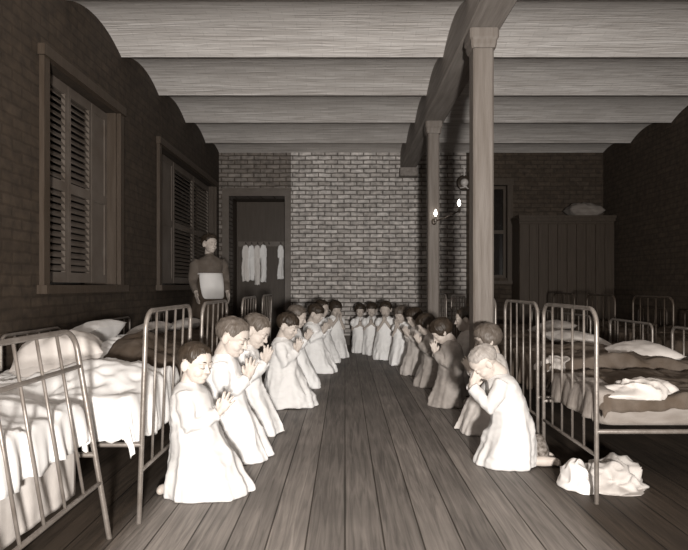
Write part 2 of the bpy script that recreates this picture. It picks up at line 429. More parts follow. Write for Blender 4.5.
def make_bed(label, loc, rz, w=.68, L=1.15, hf=.89, hh=.70, lean=0, iron='iron', nsp=4, matt='ticking', group='iron cots along the aisle', cross=False, mx=.03):
    t = thing('iron_bed', label, 'bed', loc, rz, group)
    m = M[iron]
    def ln(z): return -lean*z       # foot end leaning (local -x is the aisle)
    b = MB(); b.tube([(ln(z), y, z) for y, z in arch(hf, w, .075)], .0105, 12); b.build('footboard_frame', m, t)
    b = MB(); b.tube([(ln(.22), -w/2, .22), (ln(.22), w/2, .22)], .009, 8); b.build('foot_cross_rail', m, t)
    if cross:
        b = MB(); b.tube([(ln(.68), -w/2, .68), (ln(.68), w/2, .68)], .009, 8); b.build('foot_cross_rail', m, t)
    for i in range(nsp):
        y = -w/2 + w*(i+1)/(nsp+1)
        b = MB(); b.tube([(ln(.22), y, .22), (ln(hf), y, hf)], .006, 8, cap=False); b.build('spindle', m, t)
    b = MB(); b.tube([(L, y, z) for y, z in arch(hh, w, .05)], .0105, 10); b.build('headboard_frame', m, t)
    b = MB(); b.tube([(L, -w/2, .30), (L, w/2, .30)], .009, 8); b.build('head_cross_rail', m, t)
    for i in range(nsp):
        y = -w/2 + w*(i+1)/(nsp+1)
        b = MB(); b.tube([(L, y, .30), (L, y, hh)], .0062, 8, cap=False); b.build('spindle', m, t)
    for s in (-1, 1):
        b = MB(); b.tube([(ln(.33), s*w/2, .33), (L, s*w/2, .33)], .011, 8); b.build('side_rail', m, t)
    b = MB()
    # mattress: a soft slab with a piped edge
    x0, x1, y0, y1 = mx, L-.03, -w/2+.025, w/2-.025
    rings = []
    def rr(i, z):
        c = .05; X0, X1, Y0, Y1 = x0+i, x1-i, y0+i, y1-i; pts = []
        for cx, cy, a0 in ((X1-c, Y1-c, 0), (X0+c, Y1-c, 90), (X0+c, Y0+c, 180), (X1-c, Y0+c, 270)):
            for k in range(5):
                a = R(a0+k*22.5); pts.append((cx+c*math.cos(a), cy+c*math.sin(a), z))
        return pts
    for i, z in ((.03, .345), (.008, .352), (0, .37), (.006, .40), (0, .43), (.008, .452), (.03, .46)): rings.append(rr(i, z))
    b.loft(rings); b.build('mattress', M[matt], t)
    return t

def copy_tree(o, loc, rz, label):
    r = o.copy(); COL.objects.link(r); r.location = loc; r.rotation_euler = (0, 0, rz); r['label'] = label
    for ch in list(o.children):
        c = ch.copy(); COL.objects.link(c); c.parent = r
    return r

BX = -.865
make_bed('nearest left iron cot, its footboard leaning, white bedding on top', (-.93, 1.87, 0), PI, hf=.82, lean=-.17, cross=True, L=1.08, mx=.125)
bB = make_bed('second left iron cot with arched footboard just behind the nearest boy', (BX, 2.69, 0), PI, lean=.035)
copy_tree(bB, (BX, 3.62, 0), PI, 'third left iron cot, arched footboard showing behind the second boy')
copy_tree(bB, (BX, 4.90, 0), PI, 'fourth left iron cot, dark and half hidden by praying children')
copy_tree(bB, (BX, 6.02, 0), PI, 'fifth left iron cot, standing just in front of the woman')
BR = 1.15
bR = make_bed('nearest right iron cot with arched footboard and dark grey blanket', (BR, 2.90, 0), 0, L=1.2)
copy_tree(bR, (BR, 3.68, 0), 0, 'second right iron cot behind the nearest, arched footboard beside the fair boy')
copy_tree(bR, (BR, 4.62, 0), 0, 'third right iron cot, footboard just right of the nearer post')
copy_tree(bR, (BR, 5.70, 0), 0, 'fourth right iron cot standing behind the nearer post')
copy_tree(bR, (BR, 6.70, 0), 0, 'fifth right iron cot, farthest along the right aisle')
bF = make_bed('dark iron cot against the right wall, nearest of the second row', (2.85, 5.2, 0), 0, iron='iron_dark', group='dark cots of the second row')
copy_tree(bF, (2.85, 6.25, 0), 0, 'dark iron cot in the second row, middle one by the right wall')
copy_tree(bF, (2.85, 7.3, 0), 0, 'dark iron cot in the second row in front of the wooden wardrobe')

# ---- bedding: a sheet of cloth draped over a cot's mattress (world coordinates, foot end at x = foot)
def drape(name, label, cat, foot, side, yc, u0, u1, v0, v1, top, mat, dropf=0, dropa=0, dropb=0, amp=.02, seed=0, W=.68, group=None, ncell=.016, lift=None, thick=.005, tight=1.0):
    """u runs from the foot end towards the wall, v across the cot; drops hang over the foot end, the near and the far side"""
    Lu0, Lu1 = u0-dropf, u1; Lv0, Lv1 = v0-dropa, v1+dropb
    nu = max(8, int((Lu1-Lu0)/ncell)); nv = max(8, int((Lv1-Lv0)/ncell))
    vs = []; fs = []
    for i in range(nu+1):
        for j in range(nv+1):
            u = Lu0+(Lu1-Lu0)*i/nu; v = Lv0+(Lv1-Lv0)*j/nv
            cu = min(max(u, u0), u1); cv = min(max(v, v0), v1)
            du = cu-u; dva = max(0, v0-v); dvb = max(0, v-v1)
            d = math.hypot(max(0, du), max(dva, dvb))
            wx = nz(u, v, .3, 3.1, seed)*.12; wy = nz(u, v, .9, 3.1, seed+4)*.12
            r = ridged(u+wx, v+wy, .1, 5.5, seed)*.55 + ridged(u*1.1-wy, v+wx, .5, 11, seed+9)*.3 + nz(u, v, 0, 2.2, seed+2)*.6
            z = top + amp*(r+.55) + (lift(u, v) if lift else 0)
            px, py = cu, cv
            if d > 0:
                # drop over the edge with hanging folds
                fold = .016*math.sin((v*1.0 if du > 0 else u)*34+seed+3*nz(u, v, 0, 3, seed)) + .010*math.sin((v if du > 0 else u)*71+seed*2)
                outw = (.012 + .022*(1-math.exp(-d*18)) + (fold*.7+.012)*min(1, d*6))*tight
                z = z - d + .03*(1-math.exp(-d*30))
                dl = Vector((-max(0, du), dvb-dva)); dl = dl.normalized() if dl.length > 0 else dl
                px += dl.x*outw; py += dl.y*outw
                z = max(z, .012)
            # ragged edge
            if i in (0, nu) or j in (0, nv): z += .006*nz(u, v, 2, 9, seed)
            vs.append((foot+side*px, yc+py, z))
    for i in range(nu):
        for j in range(nv):
            a = i*(nv+1)+j; q = (a, a+1, a+nv+2, a+nv+1)
            fs.append(q if side < 0 else q[::-1])
    me = bpy.data.meshes.new(name); me.from_pydata(vs, [], fs); me.update()
    o = link(name, me, M[mat]); so = o.modifiers.new('thick', 'SOLIDIFY'); so.thickness = thick; so.offset = 1
    return tag(o, label, cat, group)

def pillow(name, label, loc, size, rot, mat, cat='pillow', group=None, seed=0, crump=.012):
    b = MB(); L, W, H = size
    n = 26; m = 20; rings = []
    vs = []; fs = []
    for s in (1, -1):
        for i in range(n+1):
            for j in range(m+1):
                u = -1+2*i/n; v = -1+2*j/m
                e = max(0, (1-abs(u)**2.6))**.55 * max(0, (1-abs(v)**2.6))**.55
                pin = 1 - .10*(abs(u)**2)*(1-abs(v)**3) - .0
                x = u*L/2*(1-.06*(1-abs(v))*abs(u)); y = v*W/2*(1-.06*(1-abs(u))*abs(v))
                c = crump*(ridged(x, y, s, 9, seed)*.7+nz(x, y, s, 20, seed)*.4) if e > .02 else 0
                vs.append((x, y, s*(H/2*e + c*e)))
    K = (n+1)*(m+1)
    for i in range(n):
        for j in range(m):
            a = i*(m+1)+j; q = (a, a+m+1, a+m+2, a+1)
            fs.append(q); fs.append(tuple(K+k for k in reversed(q)))
    b.add(vs, fs)
    me = b.mesh(name)
    o = link(name, me, M[mat]); o.location = loc; o.rotation_euler = rot
    return tag(o, label, cat, group)

# crumpled clothes on the floor
def heap(name, label, cat, loc, r, mat, seed, rz=0, rough=.05, seg=90, rings=60):
    b = MB(); b.ellipsoid((0,0,0), (1,1,1), None, seg, rings); vs = []
    for x, y, z in b.v:
        p = Vector((x, y, z)); px, py, pz = x*r[0], y*r[1], z*r[2]
        w = .06*nz(px, py, pz, 7, seed)
        d = rough*(ridged(px+w, py-w, pz, 8, seed)*.8 + ridged(px-w, py+w, pz+w, 16, seed+5)*.45 + nz(px, py, pz, 4, seed+3)*.9 - .5)
        sc = 1 + d/ (sum(r)/3) 
        q = Vector((px*sc, py*sc, pz*sc))
        if q.z < 0: q.z *= .02
        vs.append((q.x, q.y, q.z + .002))
    me = bpy.data.meshes.new(name); me.from_pydata(vs, [], b.f); me.update()
    o = link(name, me, M[mat]); o.location = loc; o.rotation_euler = (0, 0, rz)
    return tag(o, label, cat)
# left cots
drape('bed_sheet', 'rumpled white sheet over the nearest left cot, hanging at its foot', 'sheet', -.93, -1, 1.87, .125, 1.0, -.31, .31, .468, 'sheet', dropf=.17, dropb=.17, dropa=.14, amp=.03, seed=3,
      lift=lambda u, v: .05*math.exp(-((u-.4)/.25)**2)+.02)
drape('blanket', 'pale grey blanket hanging below the white sheet of the nearest left cot', 'blanket', -.93, -1, 1.87, .128, .5, -.29, .29, .461, 'palegrey', dropf=.30, amp=.001, seed=8, tight=.3)
pillow('pillow', 'pale striped pillow slumped on the nearest left cot', (-1.62, 1.98, .60), (.36, .44, .15), (.1, .12, .2), 'palegrey', seed=3)
drape('bed_sheet', 'rumpled white sheet hanging over the foot of the second left cot', 'sheet', BX, -1, 2.69, .065, 1.05, -.315, .315, .468, 'sheet', dropf=.22, dropa=.20, dropb=.12, amp=.045, seed=11,
      lift=lambda u, v: .09*math.exp(-((u-.35)/.28)**2-((v-.1)/.3)**2)+.015)
pillow('blanket', 'crumpled grey blanket heaped on the second left cot', (-1.46, 2.86, .64), (.42, .30, .20), (.1, -.18, .4), 'palegrey', 'blanket', seed=5, crump=.03)
drape('bed_sheet', 'white sheet pulled back on the third left cot', 'sheet', BX, -1, 3.62, .3, 1.05, -.315, .315, .468, 'sheet', dropa=.18, dropb=.1, amp=.05, seed=17,
      lift=lambda u, v: .08*math.exp(-((u-.75)/.25)**2)+.03)
drape('blanket', 'dark blanket covering the foot of the third left cot', 'blanket', BX, -1, 3.62, .065, .55, -.315, .315, .50, 'blanket', dropf=.22, dropa=.24, dropb=.1, amp=.05, seed=19,
      lift=lambda u, v: .16*math.exp(-((u-.45)/.2)**2-((v)/.3)**2))
pillow('pillow', 'white pillow propped on the third left cot', (-1.66, 3.65, .665), (.34, .5, .16), (0, -.45, .05), 'sheet', seed=9)
drape('blanket', 'dark blanket over the fourth left cot', 'blanket', BX, -1, 4.90, .065, 1.05, -.315, .315, .468, 'blanket', dropf=.2, dropa=.2, dropb=.1, amp=.05, seed=23, ncell=.025, lift=lambda u, v: .04)
pillow('pillow', 'small grey pillow on the fourth left cot', (-1.72, 4.92, .60), (.3, .46, .13), (0, -.25, .0), 'palegrey', seed=12)
drape('blanket', 'dark blanket over the fifth left cot', 'blanket', BX, -1, 6.02, .065, 1.05, -.315, .315, .468, 'blanket', dropf=.2, dropa=.2, dropb=.1, amp=.04, seed=29, ncell=.03)
pillow('pillow', 'dim grey pillow on the fifth left cot', (-1.72, 6.02, .57), (.3, .46, .13), (0, -.2, .0), 'palegrey', seed=13)
# right cots
drape('blanket', 'dark grey blanket sagging over the nearest right cot', 'blanket', BR, 1, 2.90, .065, 1.12, -.315, .315, .466, 'blanket2', dropf=.10, dropa=.10, dropb=.1, amp=.035, seed=31,
      lift=lambda u, v: .0)
heap('bed_sheet', 'crumpled pale sheet lying on the nearest right cot', 'sheet', (1.40, 2.66, .475), (.19, .10, .075), 'palegrey', 33, .3, .045)
drape('bed_sheet', 'pale sheet hanging at the foot of the nearest right cot', 'sheet', BR, 1, 2.90, .035, .16, -.30, .22, .474, 'ticking', dropf=.16, dropa=.08, amp=.03, seed=35)
drape('blanket', 'dark grey blanket on the second right cot behind the nearest', 'blanket', BR, 1, 3.68, .065, 1.12, -.315, .315, .466, 'blanket2', dropf=.2, dropa=.12, dropb=.1, amp=.05, seed=37, lift=lambda u, v: .05*math.exp(-((u-.5)/.3)**2)+.01)
heap('bed_sheet', 'pale sheet bunched at the foot of the second right cot', 'sheet', (1.33, 3.46, .48), (.15, .11, .07), 'palegrey', 39, .3, .045)
drape('blanket', 'grey blanket on the third right cot right of the post', 'blanket', BR, 1, 4.62, .065, 1.12, -.315, .315, .466, 'blanket', dropf=.2, dropa=.15, dropb=.1, amp=.04, seed=41)
pillow('pillow', 'pale pillow lying across the middle of the third right cot', (1.90, 4.60, .55), (.40, .46, .13), (.05, .1, .1), 'palegrey', seed=43)
pillow('pillow', 'white pillow lying on the second right cot beyond the grey blanket', (1.90, 3.64, .545), (.36, .44, .14), (.1, -.2, .1), 'palegrey', seed=45)
drape('blanket', 'dark blanket over the fourth right cot', 'blanket', BR, 1, 5.70, .065, 1.12, -.315, .315, .466, 'blanket', dropf=.2, dropa=.15, dropb=.1, amp=.04, seed=47, ncell=.025)
pillow('pillow', 'dim pillow at the wall end of the fourth right cot', (2.08, 5.66, .56), (.34, .52, .13), (.0, -.3, .05), 'grey', seed=49)
drape('blanket', 'dark blanket over the fifth right cot', 'blanket', BR, 1, 6.70, .065, 1.12, -.315, .315, .466, 'blanket', dropf=.2, dropa=.15, dropb=.1, amp=.04, seed=53, ncell=.03)
for k, (y, lab) in enumerate(((5.2, 'dark blanket on the nearest cot of the second row'), (6.25, 'dark blanket on the middle cot of the second row'), (7.3, 'dark blanket on the cot before the wooden wardrobe'))):
    drape('blanket', lab, 'blanket', 2.85, 1, y, .065, 1.05, -.315, .315, .466, 'blanket', dropf=.2, dropa=.15, dropb=.1, amp=.04, seed=57+k*3, ncell=.03)

heap('nightgown', 'large crumpled white nightgown heaped on the floor by the right cot', 'clothes', (1.345, 2.80, 0), (.145, .13, .125), 'palegrey', 5, .2, .05)
heap('nightgown', 'small rolled white garment on the floor left of the larger heap', 'clothes', (1.145, 2.76, 0), (.06, .095, .105), 'offwhite', 9, .3, .035)
heap('cloth_bundle', 'small dark mottled bundle on the floor behind the fair boy\'s foot', 'bundle', (1.085, 3.135, 0), (.055, .055, .15), 'mottled', 15, 0, .015, 50, 30)

# ------------------------------------------------------------------ wardrobe, bundle, bell, gas bracket, hanging clothes
def wardrobe():
    t = thing('wardrobe', 'dim wooden wardrobe of upright boards against the back right wall', 'wardrobe', (3.515, 8.86, 0))
    b = MB(); b.box(-.75, .75, .02, .40, .04, 2.06); b.build('body', M['wood_ward'], t, False)
    for i in range(10):
        b = MB(); x = -.75+i*.15; b.bevbox(x+.003, x+.147, 0, .02, .12, 1.97, .006); b.build('front_board', M['wood_ward'], t, False)
    b = MB(); b.box(-.77, .77, -.03, .42, 2.06, 2.10); b.box(-.76, .76, -.01, .41, 2.01, 2.06); b.build('cornice', M['wood_ward'], t, False)
    b = MB(); b.box(-.76, .76, -.01, .41, 0, .12); b.build('plinth', M['wood_ward'], t, False)
wardrobe()
pillow('cloth_bundle', 'pale stuffed bundle lying on top of the wooden wardrobe', (3.86, 9.05, 2.205), (.58, .30, .22), (0, .03, .05), 'ticking', 'bundle', seed=61, crump=.03)

def bell():
    t = thing('alarm_bell', 'small round pale bell with dark rim on the back wall beside the post', 'bell', (1.98, YB, 2.70))
    def disc(name, prof, m):
        b = MB(); seg = 28
        b.loft([[(r*math.cos(2*PI*i/seg), -y, r*math.sin(2*PI*i/seg)) for i in range(seg)] for r, y in prof]); b.build(name, m, t)
    disc('back_plate', ((.125, .0), (.13, .01), (.125, .03), (.10, .035)), M['iron_dark'])
    disc('gong', ((.062, .036), (.066, .05), (.055, .075), (.03, .09), (.006, .094)), M['pale_metal'])
    b = MB(); b.tube([(0, -.03, .12), (0, -.03, .24)], .012, 8); b.ellipsoid((0, -.03, .255), (.03, .025, .022)); b.build('hanger', M['pale_metal'], t)
    b = MB(); b.tube([(-.07, -.045, -.09), (.03, -.06, -.07)], .01, 8); b.tube([(.06, -.045, -.1), (-.02, -.06, -.05)], .01, 8); b.build('clapper', M['pale_metal'], t)
bell()

def gas():
    t = thing('gas_bracket', 'two-armed gas bracket with burning flames on the farther post', 'lamp', (1.04, 6.55, 1.74))
    b = MB(); b.ellipsoid((0, -.01, 0), (.03, .014, .04)); b.build('wall_plate', M['iron_dark'], t)
    b = MB(); b.tube([(0, -.01, 0), (.01, -.07, 0), (.10, -.12, .03), (.27, -.12, .11)], .008, 8); b.build('arm', M['iron_dark'], t)
    for x, y, z in ((.008, -.07, .0), (.27, -.12, .11)):
        b = MB(); b.tube([(x, y, z-.02), (x, y, z+.05)], [.007, .006], 8); b.tube([(x, y, z), (x, y, z+.018)], .014, 10); b.build('burner', M['brass'], t)
        b = MB(); seg = 12
        b.loft([[(x+r*math.cos(2*PI*i/seg), y+r*.5*math.sin(2*PI*i/seg), z+zz) for i in range(seg)] for r, zz in ((.004, .052), (.017, .075), (.019, .09), (.013, .115), (.003, .135))])
        b.build('flame', M['flame'], t)
gas()

def garment(x, y, ztop, h, w, label, seed, mat='offwhite'):
    b = MB(); seg = 28; rings = []
    n = 16
    for k in range(n+1):
        u = k/n; z = -h*u
        ww = w*(.16+.84*min(1, u*4.5)**.6)*(1-.12*math.sin(u*5+seed))*.5
        dd = .022+.014*u
        ring = []
        for i in range(seg):
            a = 2*PI*i/seg
            f = 1+.22*math.sin(a*5+seed+u*2)*min(1, u*2)+.10*math.sin(a*9-seed)
            ring.append((ww*math.cos(a)*f+.01*math.sin(u*6+seed), dd*math.sin(a)*f, z+(.02*math.sin(a*3+seed) if k == n else 0)))
        rings.append(ring)
    b.loft(rings[::-1])
    for s in (-1, 1):    # limp sleeves
        b.tube([(s*w*.22, 0, -.03), (s*w*.42, -.012, -.10), (s*w*.44, -.01, -.22)], [.022, .02, .017], 10)
    me = remesh(b, .009, 3)
    displace(me, lambda X, Y, Z: .006*nz(X, Y, Z, 14, seed))
    o = link('hanging_nightgown', me, M[mat]); o.location = (x, y, ztop)
    return tag(o, label, 'clothes', 'nightgowns hanging in the closet')
def rail():
    t = thing('peg_rail', 'dark wooden peg rail fixed across the closet at the back', 'peg rail', (-1.465, 9.97, 1.73))
    b = MB(); b.bevbox(-.44, .44, -.0, .028, -.05, .05, .006); b.build('board', M['shutter'], t, False)
    for x in (-.29, -.185, -.08, .03, .12, .33):
        b = MB(); b.tube([(x, .0, 0), (x, -.05, 0), (x, -.075, .02)], .008, 8); b.build('peg', M['iron_dark'], t)
rail()
for x, w, h, lab, sd, zt in ((-1.755, .105, .64, 'leftmost pale nightgown hanging in the back closet', 1, 1.71), (-1.655, .095, .62, 'second pale nightgown from the left hanging in the closet', 2, 1.71),
                         (-1.55, .095, .70, 'third and longest pale nightgown hanging in the closet', 3, 1.71), (-1.44, .105, .66, 'fourth pale nightgown hanging in the closet, last of the cluster', 4, 1.72),
                         (-1.135, .09, .60, 'single pale nightgown hanging apart at the closet\'s right', 6, 1.71)):
    garment(x, 9.89, zt, h, w, lab, sd, 'offwhite' if sd % 2 else 'bright')

# ------------------------------------------------------------------ people
def orient(D, T, Nn, c):
    return Matrix(((D.x, T.x, Nn.x, c.x), (D.y, T.y, Nn.y, c.y), (D.z, T.z, Nn.z, c.z), (0, 0, 0, 1)))

def add_hand(b, W, D, T, Nn, k=1.0, spread=1.0, curl=0.0):
    """palm, four unequal fingers and a thumb leaving the side of the palm; Nn = back of the hand"""
    D = D.normalized(); T = (T-D*T.dot(D)).normalized()
    b.ellipsoid((0,0,0), (.036*k, .027*k, .0125*k), orient(D, T, Nn, W+D*.034*k), 16, 12)
    b.tube([W-D*.01*k, W+D*.03*k], [.016*k, .018*k], 10)
    for i, L in enumerate((.043, .050, .046, .036)):
        base = W + D*(.056-.003*abs(i-1))*k + T*(.0195-.0130*i)*k
        d = (D + T*(1.5-i)*.17*spread).normalized()
        m = base + d*L*.52*k - Nn*curl*.006*k
        d2 = (d - Nn*(.12+curl)).normalized()
        b.tube([base-d*.012*k, base, m, m+d2*L*.48*k], [.0072*k, .0070*k, .0066*k, .0052*k], 9)
    tb = W + D*.014*k + T*.020*k
    d = (D*.75 + T*.66).normalized(); m = tb+d*.022*k
    b.tube([tb-d*.008*k, tb, m, m+(D*.9+T*.25).normalized()*.020*k], [.0095*k, .0090*k, .0078*k, .006*k], 9)

def add_head(b, Mh):
    E = lambda c, r: b.ellipsoid(c, r, Mh, 26, 18)
    E((-.010, 0, .026), (.090, .073, .073))
    E((.018, 0, -.024), (.060, .058, .064))
    E((.022, 0, -.050), (.052, .048, .045))
    E((.046, 0, -.074), (.024, .026, .019))
    for s in (-1, 1):
        E((.044, s*.026, -.034), (.029, .027, .025))
        E((.064, s*.024, .017), (.015, .024, .010))
        E((.065, s*.027, -.004), (.0125, .0145, .0100))
        Me = Mh @ Matrix.Translation((-.006, s*.073, -.010)) @ Matrix.Rotation(R(-s*22), 4, 'Z') @ Matrix.Rotation(R(-10), 4, 'Y')
        b.ellipsoid((0, 0, 0), (.019, .0075, .028), Me, 16, 12)
        E((.083, s*.0085, -.027), (.009, .0065, .0065))
    b.tube([(.069, 0, .014), (.078, 0, -.006), (.088, 0, -.024)], [.008, .008, .0085], 10, Mh)
    E((.089, 0, -.025), (.0095, .0090, .0090))
    E((.073, 0, -.048), (.0110, .0190, .0060))
    E((.070, 0, -.057), (.0115, .0160, .0065))
    b.tube([(-.018, 0, -.045), (-.028, 0, -.11)], [.042, .040], 16, Mh)

def add_hair(name, Mh, mat, style, parent, seed=0):
    b = MB(); na, ne = 150, 26
    c = Vector((-.010, 0, .026)); rad = Vector((.090, .073, .073))
    def line(a):          # lowest elevation (deg) reached by the hair at azimuth a (deg, 0 = front)
        a = abs(a)
        pts = {'boy': ((0, 33), (28, 29), (42, 21), (54, 4), (64, -12), (74, -8), (84, 2), (96, -3), (106, -30), (125, -43), (180, -47)),
               'crop': ((0, 40), (30, 36), (45, 22), (60, 8), (80, 10), (96, 2), (106, -24), (125, -40), (180, -44)),
               'bob': ((0, 14), (30, 12), (48, 2), (58, -28), (75, -46), (100, -52), (140, -56), (180, -58)),
               'fringe': ((0, 8), (36, 6), (50, -2), (60, -12), (82, 0), (96, -6), (106, -36), (130, -47), (180, -50)),
               'up': ((0, 34), (30, 30), (48, 18), (60, 2), (80, 8), (98, 0), (112, -34), (140, -44), (180, -46))}[style]
        for (a0, e0), (a1, e1) in zip(pts, pts[1:]):
            if a <= a1:
                t = (a-a0)/(a1-a0); t = t*t*(3-2*t); return e0+(e1-e0)*t
        return pts[-1][1]
    th = {'boy': .0095, 'crop': .005, 'bob': .017, 'fringe': .012, 'up': .016}[style]
    outer, inner = [], []
    for i in range(na):
        a = -180+360*i/na; e0 = line(a) + 3.5*nz(a*.12, seed, 0, 1, seed) + 2.4*math.sin(i*2.399) + 3.0*nz(a*.6, seed*3, 1, 1, seed)
        ro, ri = [], []
        for j in range(ne+1):
            u = j/ne; e = e0+(90-e0)*u
            ce, se = math.cos(R(e)), math.sin(R(e))
            d = Vector((ce*math.cos(R(a)), ce*math.sin(R(a)), se))
            p = Vector((d.x*rad.x, d.y*rad.y, d.z*rad.z))
            ed = min(1, u*ne/9.0)**.7
            st = (.0013*math.sin(i*1.9+5*nz(u*3, a*.02, seed, 1, 0)) + .0024*nz(a*.22, u*2.2, seed, 1, seed))*(1-u**4) + .005*nz(d.x*3, d.y*3, d.z*3, 1.6, seed)
            low = max(0, -math.sin(R(e)))
            t = th*(.12+.88*ed)*(.8+.35*max(0, d.z)) + st*(.3+.7*ed) + (.014*low if style == 'bob' else 0)
            dn = p.normalized()
            ro.append(c+p+dn*t); ri.append(c+p*.95)
        outer.append(ro); inner.append(ri)
    vs = []; fs = []
    for i in range(na):
        vs += [tuple(p) for p in outer[i]] + [tuple(p) for p in inner[i]]
    K = 2*(ne+1)
    for i in range(na):
        k = (i+1) % na
        for j in range(ne):
            fs.append((i*K+j, k*K+j, k*K+j+1, i*K+j+1))
            o = ne+1
            fs.append((i*K+o+j, i*K+o+j+1, k*K+o+j+1, k*K+o+j))
        fs.append((i*K, i*K+ne+1, k*K+ne+1, k*K))
    b.add(vs, fs, Mh)
    if style == 'up':
        b.ellipsoid((-.085, 0, .065), (.04, .045, .04), Mh)
    return b.build(name, M[mat], parent)

def add_brows(Mh, parent, mat, closed=True):
    for s in (-1, 1):
        b = MB(); b.tube([(.0795, s*.012, .019), (.079, s*.025, .0235), (.067, s*.043, .018)], [.0018, .0024, .0012], 6, Mh); b.build('eyebrow', M[mat], parent)
        b = MB(); b.tube([(.0755, s*.015, -.0075), (.078, s*.026, -.0105), (.0705, s*.040, -.0075)], [.0011, .0014, .0010], 6, Mh); b.build('eyelash', M['hair_dark'], parent)

def elbow_of(S, Wr, side, L=.155, pole=None):
    mid = (S+Wr)/2; ax = Wr-S; d = ax.length; ax.normalize()
    h = math.sqrt(max(.0004, L*L-(d/2)**2))
    p = Vector((-.25, side*.55, -1)) if pole is None else Vector(pole)
    p = (p-ax*p.dot(ax)).normalized()
    return mid+p*h

def child(label, x, y, yaw, s=1.0, lean=0.0, bow=15, hyaw=0, roll=0, hx=.15, hz=.425, ha=66, spread=1.0, gown='white', hair='hair_dark', style='boy',
          sleeve='long', vox=.0045, gvox=.007, front=1.0, back=1.0, wide=1.0, gap=0.0, seed=1, brows=True, curl=0.0, dress='nightgown', hs=1.0, feet=None):
    feet = back if feet is None else feet
    k = (y+.14)/y; x *= k; y *= k
    t = thing('person', label, 'person', (x, y, 0), R(yaw), 'children kneeling in prayer')
    S3 = Matrix.Scale(s, 4)
    dz = math.sqrt(.30**2-(lean+.02)**2); nb = Vector((lean, 0, .245+dz))
    hd = nb + Vector((math.sin(R(bow))*.098+.012, 0, math.cos(R(bow))*.098))
    Mh = S3 @ Matrix.Translation(hd) @ Matrix.Rotation(R(bow), 4, 'Y') @ Matrix.Rotation(R(hyaw), 4, 'Z') @ Matrix.Rotation(R(roll), 4, 'X') @ Matrix.Scale(hs, 4)
    # --- body: one continuous skinned surface
    b = MB(); add_head(b, Mh)
    V = Vector
    b.tube([hd+V((-.02,0,-.04)), nb+V((-.012,0,.0)), nb+V((-.01,0,-.04))], [.040, .041, .06], 16, S3)
    b.tube([nb+V((-.005,0,-.045)), V((lean*.6-.01,0,.42)), V((lean*.3-.02,0,.34)), V((-.02,0,.25))], [.068, .072, .072, .076], 20, S3)
    for sd in (-1, 1):
        b.tube([(-.02, sd*.045, .24), (.07*front, sd*.05, .14), (.145*front, sd*.05, .045)], [.060, .048, .036], 14, S3)
        b.tube([(.145*front, sd*.05, .042), (.04, sd*.052, .042), (-.12*feet, sd*.052, .036)], [.034, .036, .028], 14, S3)
        b.tube([(-.12*feet, sd*.06, .034), (-.17*feet, sd*.06, .034), (-.235*feet, sd*.055, .030)], [.028, .030, .024], 12, S3, flat=.9)
        b.ellipsoid((-.245*feet, sd*.055, .024), (.02, .028, .022), S3)
    arms = []
    for sd in (-1, 1):
        Sh = V((nb.x-.005, sd*.092, nb.z-.040)); Wr = V((hx+lean, sd*(.017+gap), hz))
        El = elbow_of(Sh, Wr, sd); arms.append((Sh, El, Wr))
        b.tube([Sh+V((0, -sd*.03, -.015)), Sh.lerp(El, .5), El, Wr], [.022, .024, .023, .018], 12, S3)
        D = V((math.cos(R(ha)), -sd*gap*1.2, math.sin(R(ha)))); Tt = V((-math.sin(R(ha)), 0, math.cos(R(ha)))); Nn = V((0, sd, 0))
        hb = MB(); add_hand(hb, Wr+D.normalized()*.004+V((0, -sd*.004, 0)), D, Tt, Nn, 1.0, spread, curl); b.add(hb.v, hb.f, S3)
    me = remesh(b, vox, 2, .4); link('body', me, M['skin'], t)
    # --- garment
    g = MB(); seg = 112; rings = []
    rnd = random.Random(seed); ph = [rnd.uniform(0, 6.28) for _ in range(6)]
    lower = ((0.0, .275, .165, .150), (.012, .283, .172, .156), (.05, .270, .170, .153), (.12, .235, .162, .148), (.19, .20, .148, .140))
    upper = ((0, .165, .136, .132), (.25, .130, .122, .124), (.5, .108, .110, .119), (.72, .094, .100, .116), (.84, .082, .092, .112), (.91, .070, .082, .094), (.965, .056, .068, .068), (1.01, .044, .052, .050), (1.035, .040, .047, .046))
    for z, f, bk, w in lower: rings.append((z, 0, f*front, bk*back, w*wide))
    for tt, f, bk, w in upper:
        z = .25+(nb.z-.25)*tt; k = 1-min(1, tt*2)
        rings.append((z, lean*tt, f*(1+(front-1)*k), bk*(1+(back-1)*k), w*(1+(wide-1)*k)))
    RR = []
    for z, sh, f, bk, w in rings:
        am = max(0, min(1, (.40-z)/.36)); ring = []
        for i in range(seg):
            a = 2*PI*i/seg
            fo = 1 + am*(.040*math.sin(7*a+ph[0]+z*3)+.030*math.sin(12*a+ph[1]-z*5)+.018*math.sin(19*a+ph[2]))
            ca, sa = math.cos(a), math.sin(a)
            ring.append((sh+(f if ca > 0 else bk)*abs(ca)**.92*(1 if ca > 0 else -1)*fo, w*abs(sa)**.92*(1 if sa > 0 else -1)*fo, z))
        RR.append(ring)
    g.loft(RR, S3)
    for (Sh, El, Wr), sd in zip(arms, (-1, 1)):
        if sleeve == 'long':
            fore = (Wr-El).normalized(); cuff = Wr - fore*.012
            g.tube([Sh+V((0, -sd*.02, .004)), Sh.lerp(El, .45), El, El.lerp(cuff, .55), cuff-fore*.012, cuff], [.046, .047, .044, .040, .033, .036], 18, S3, cap=False)
        else:
            m = Sh.lerp(El, .62)
            g.tube([Sh+V((0, -sd*.02, .004)), Sh.lerp(El, .3), Sh.lerp(El, .5), m], [.045, .054, .050, .034], 18, S3, cap=False)
    me = remesh(g, gvox, 3)
    sc = 1/s
    def fd(X, Y, Z):
        k = max(0.25, min(1, (.5-Z*sc)/.3))
        return .013*s*(ridged(X, Y, Z*.35, 9, seed*3.1)-.5)*k + .004*nz(X, Y, Z*.5, 22, seed) + .004*(ridged(X*.7, Y*.7, Z*1.4, 16, seed+2)-.5)
    displace(me, fd)
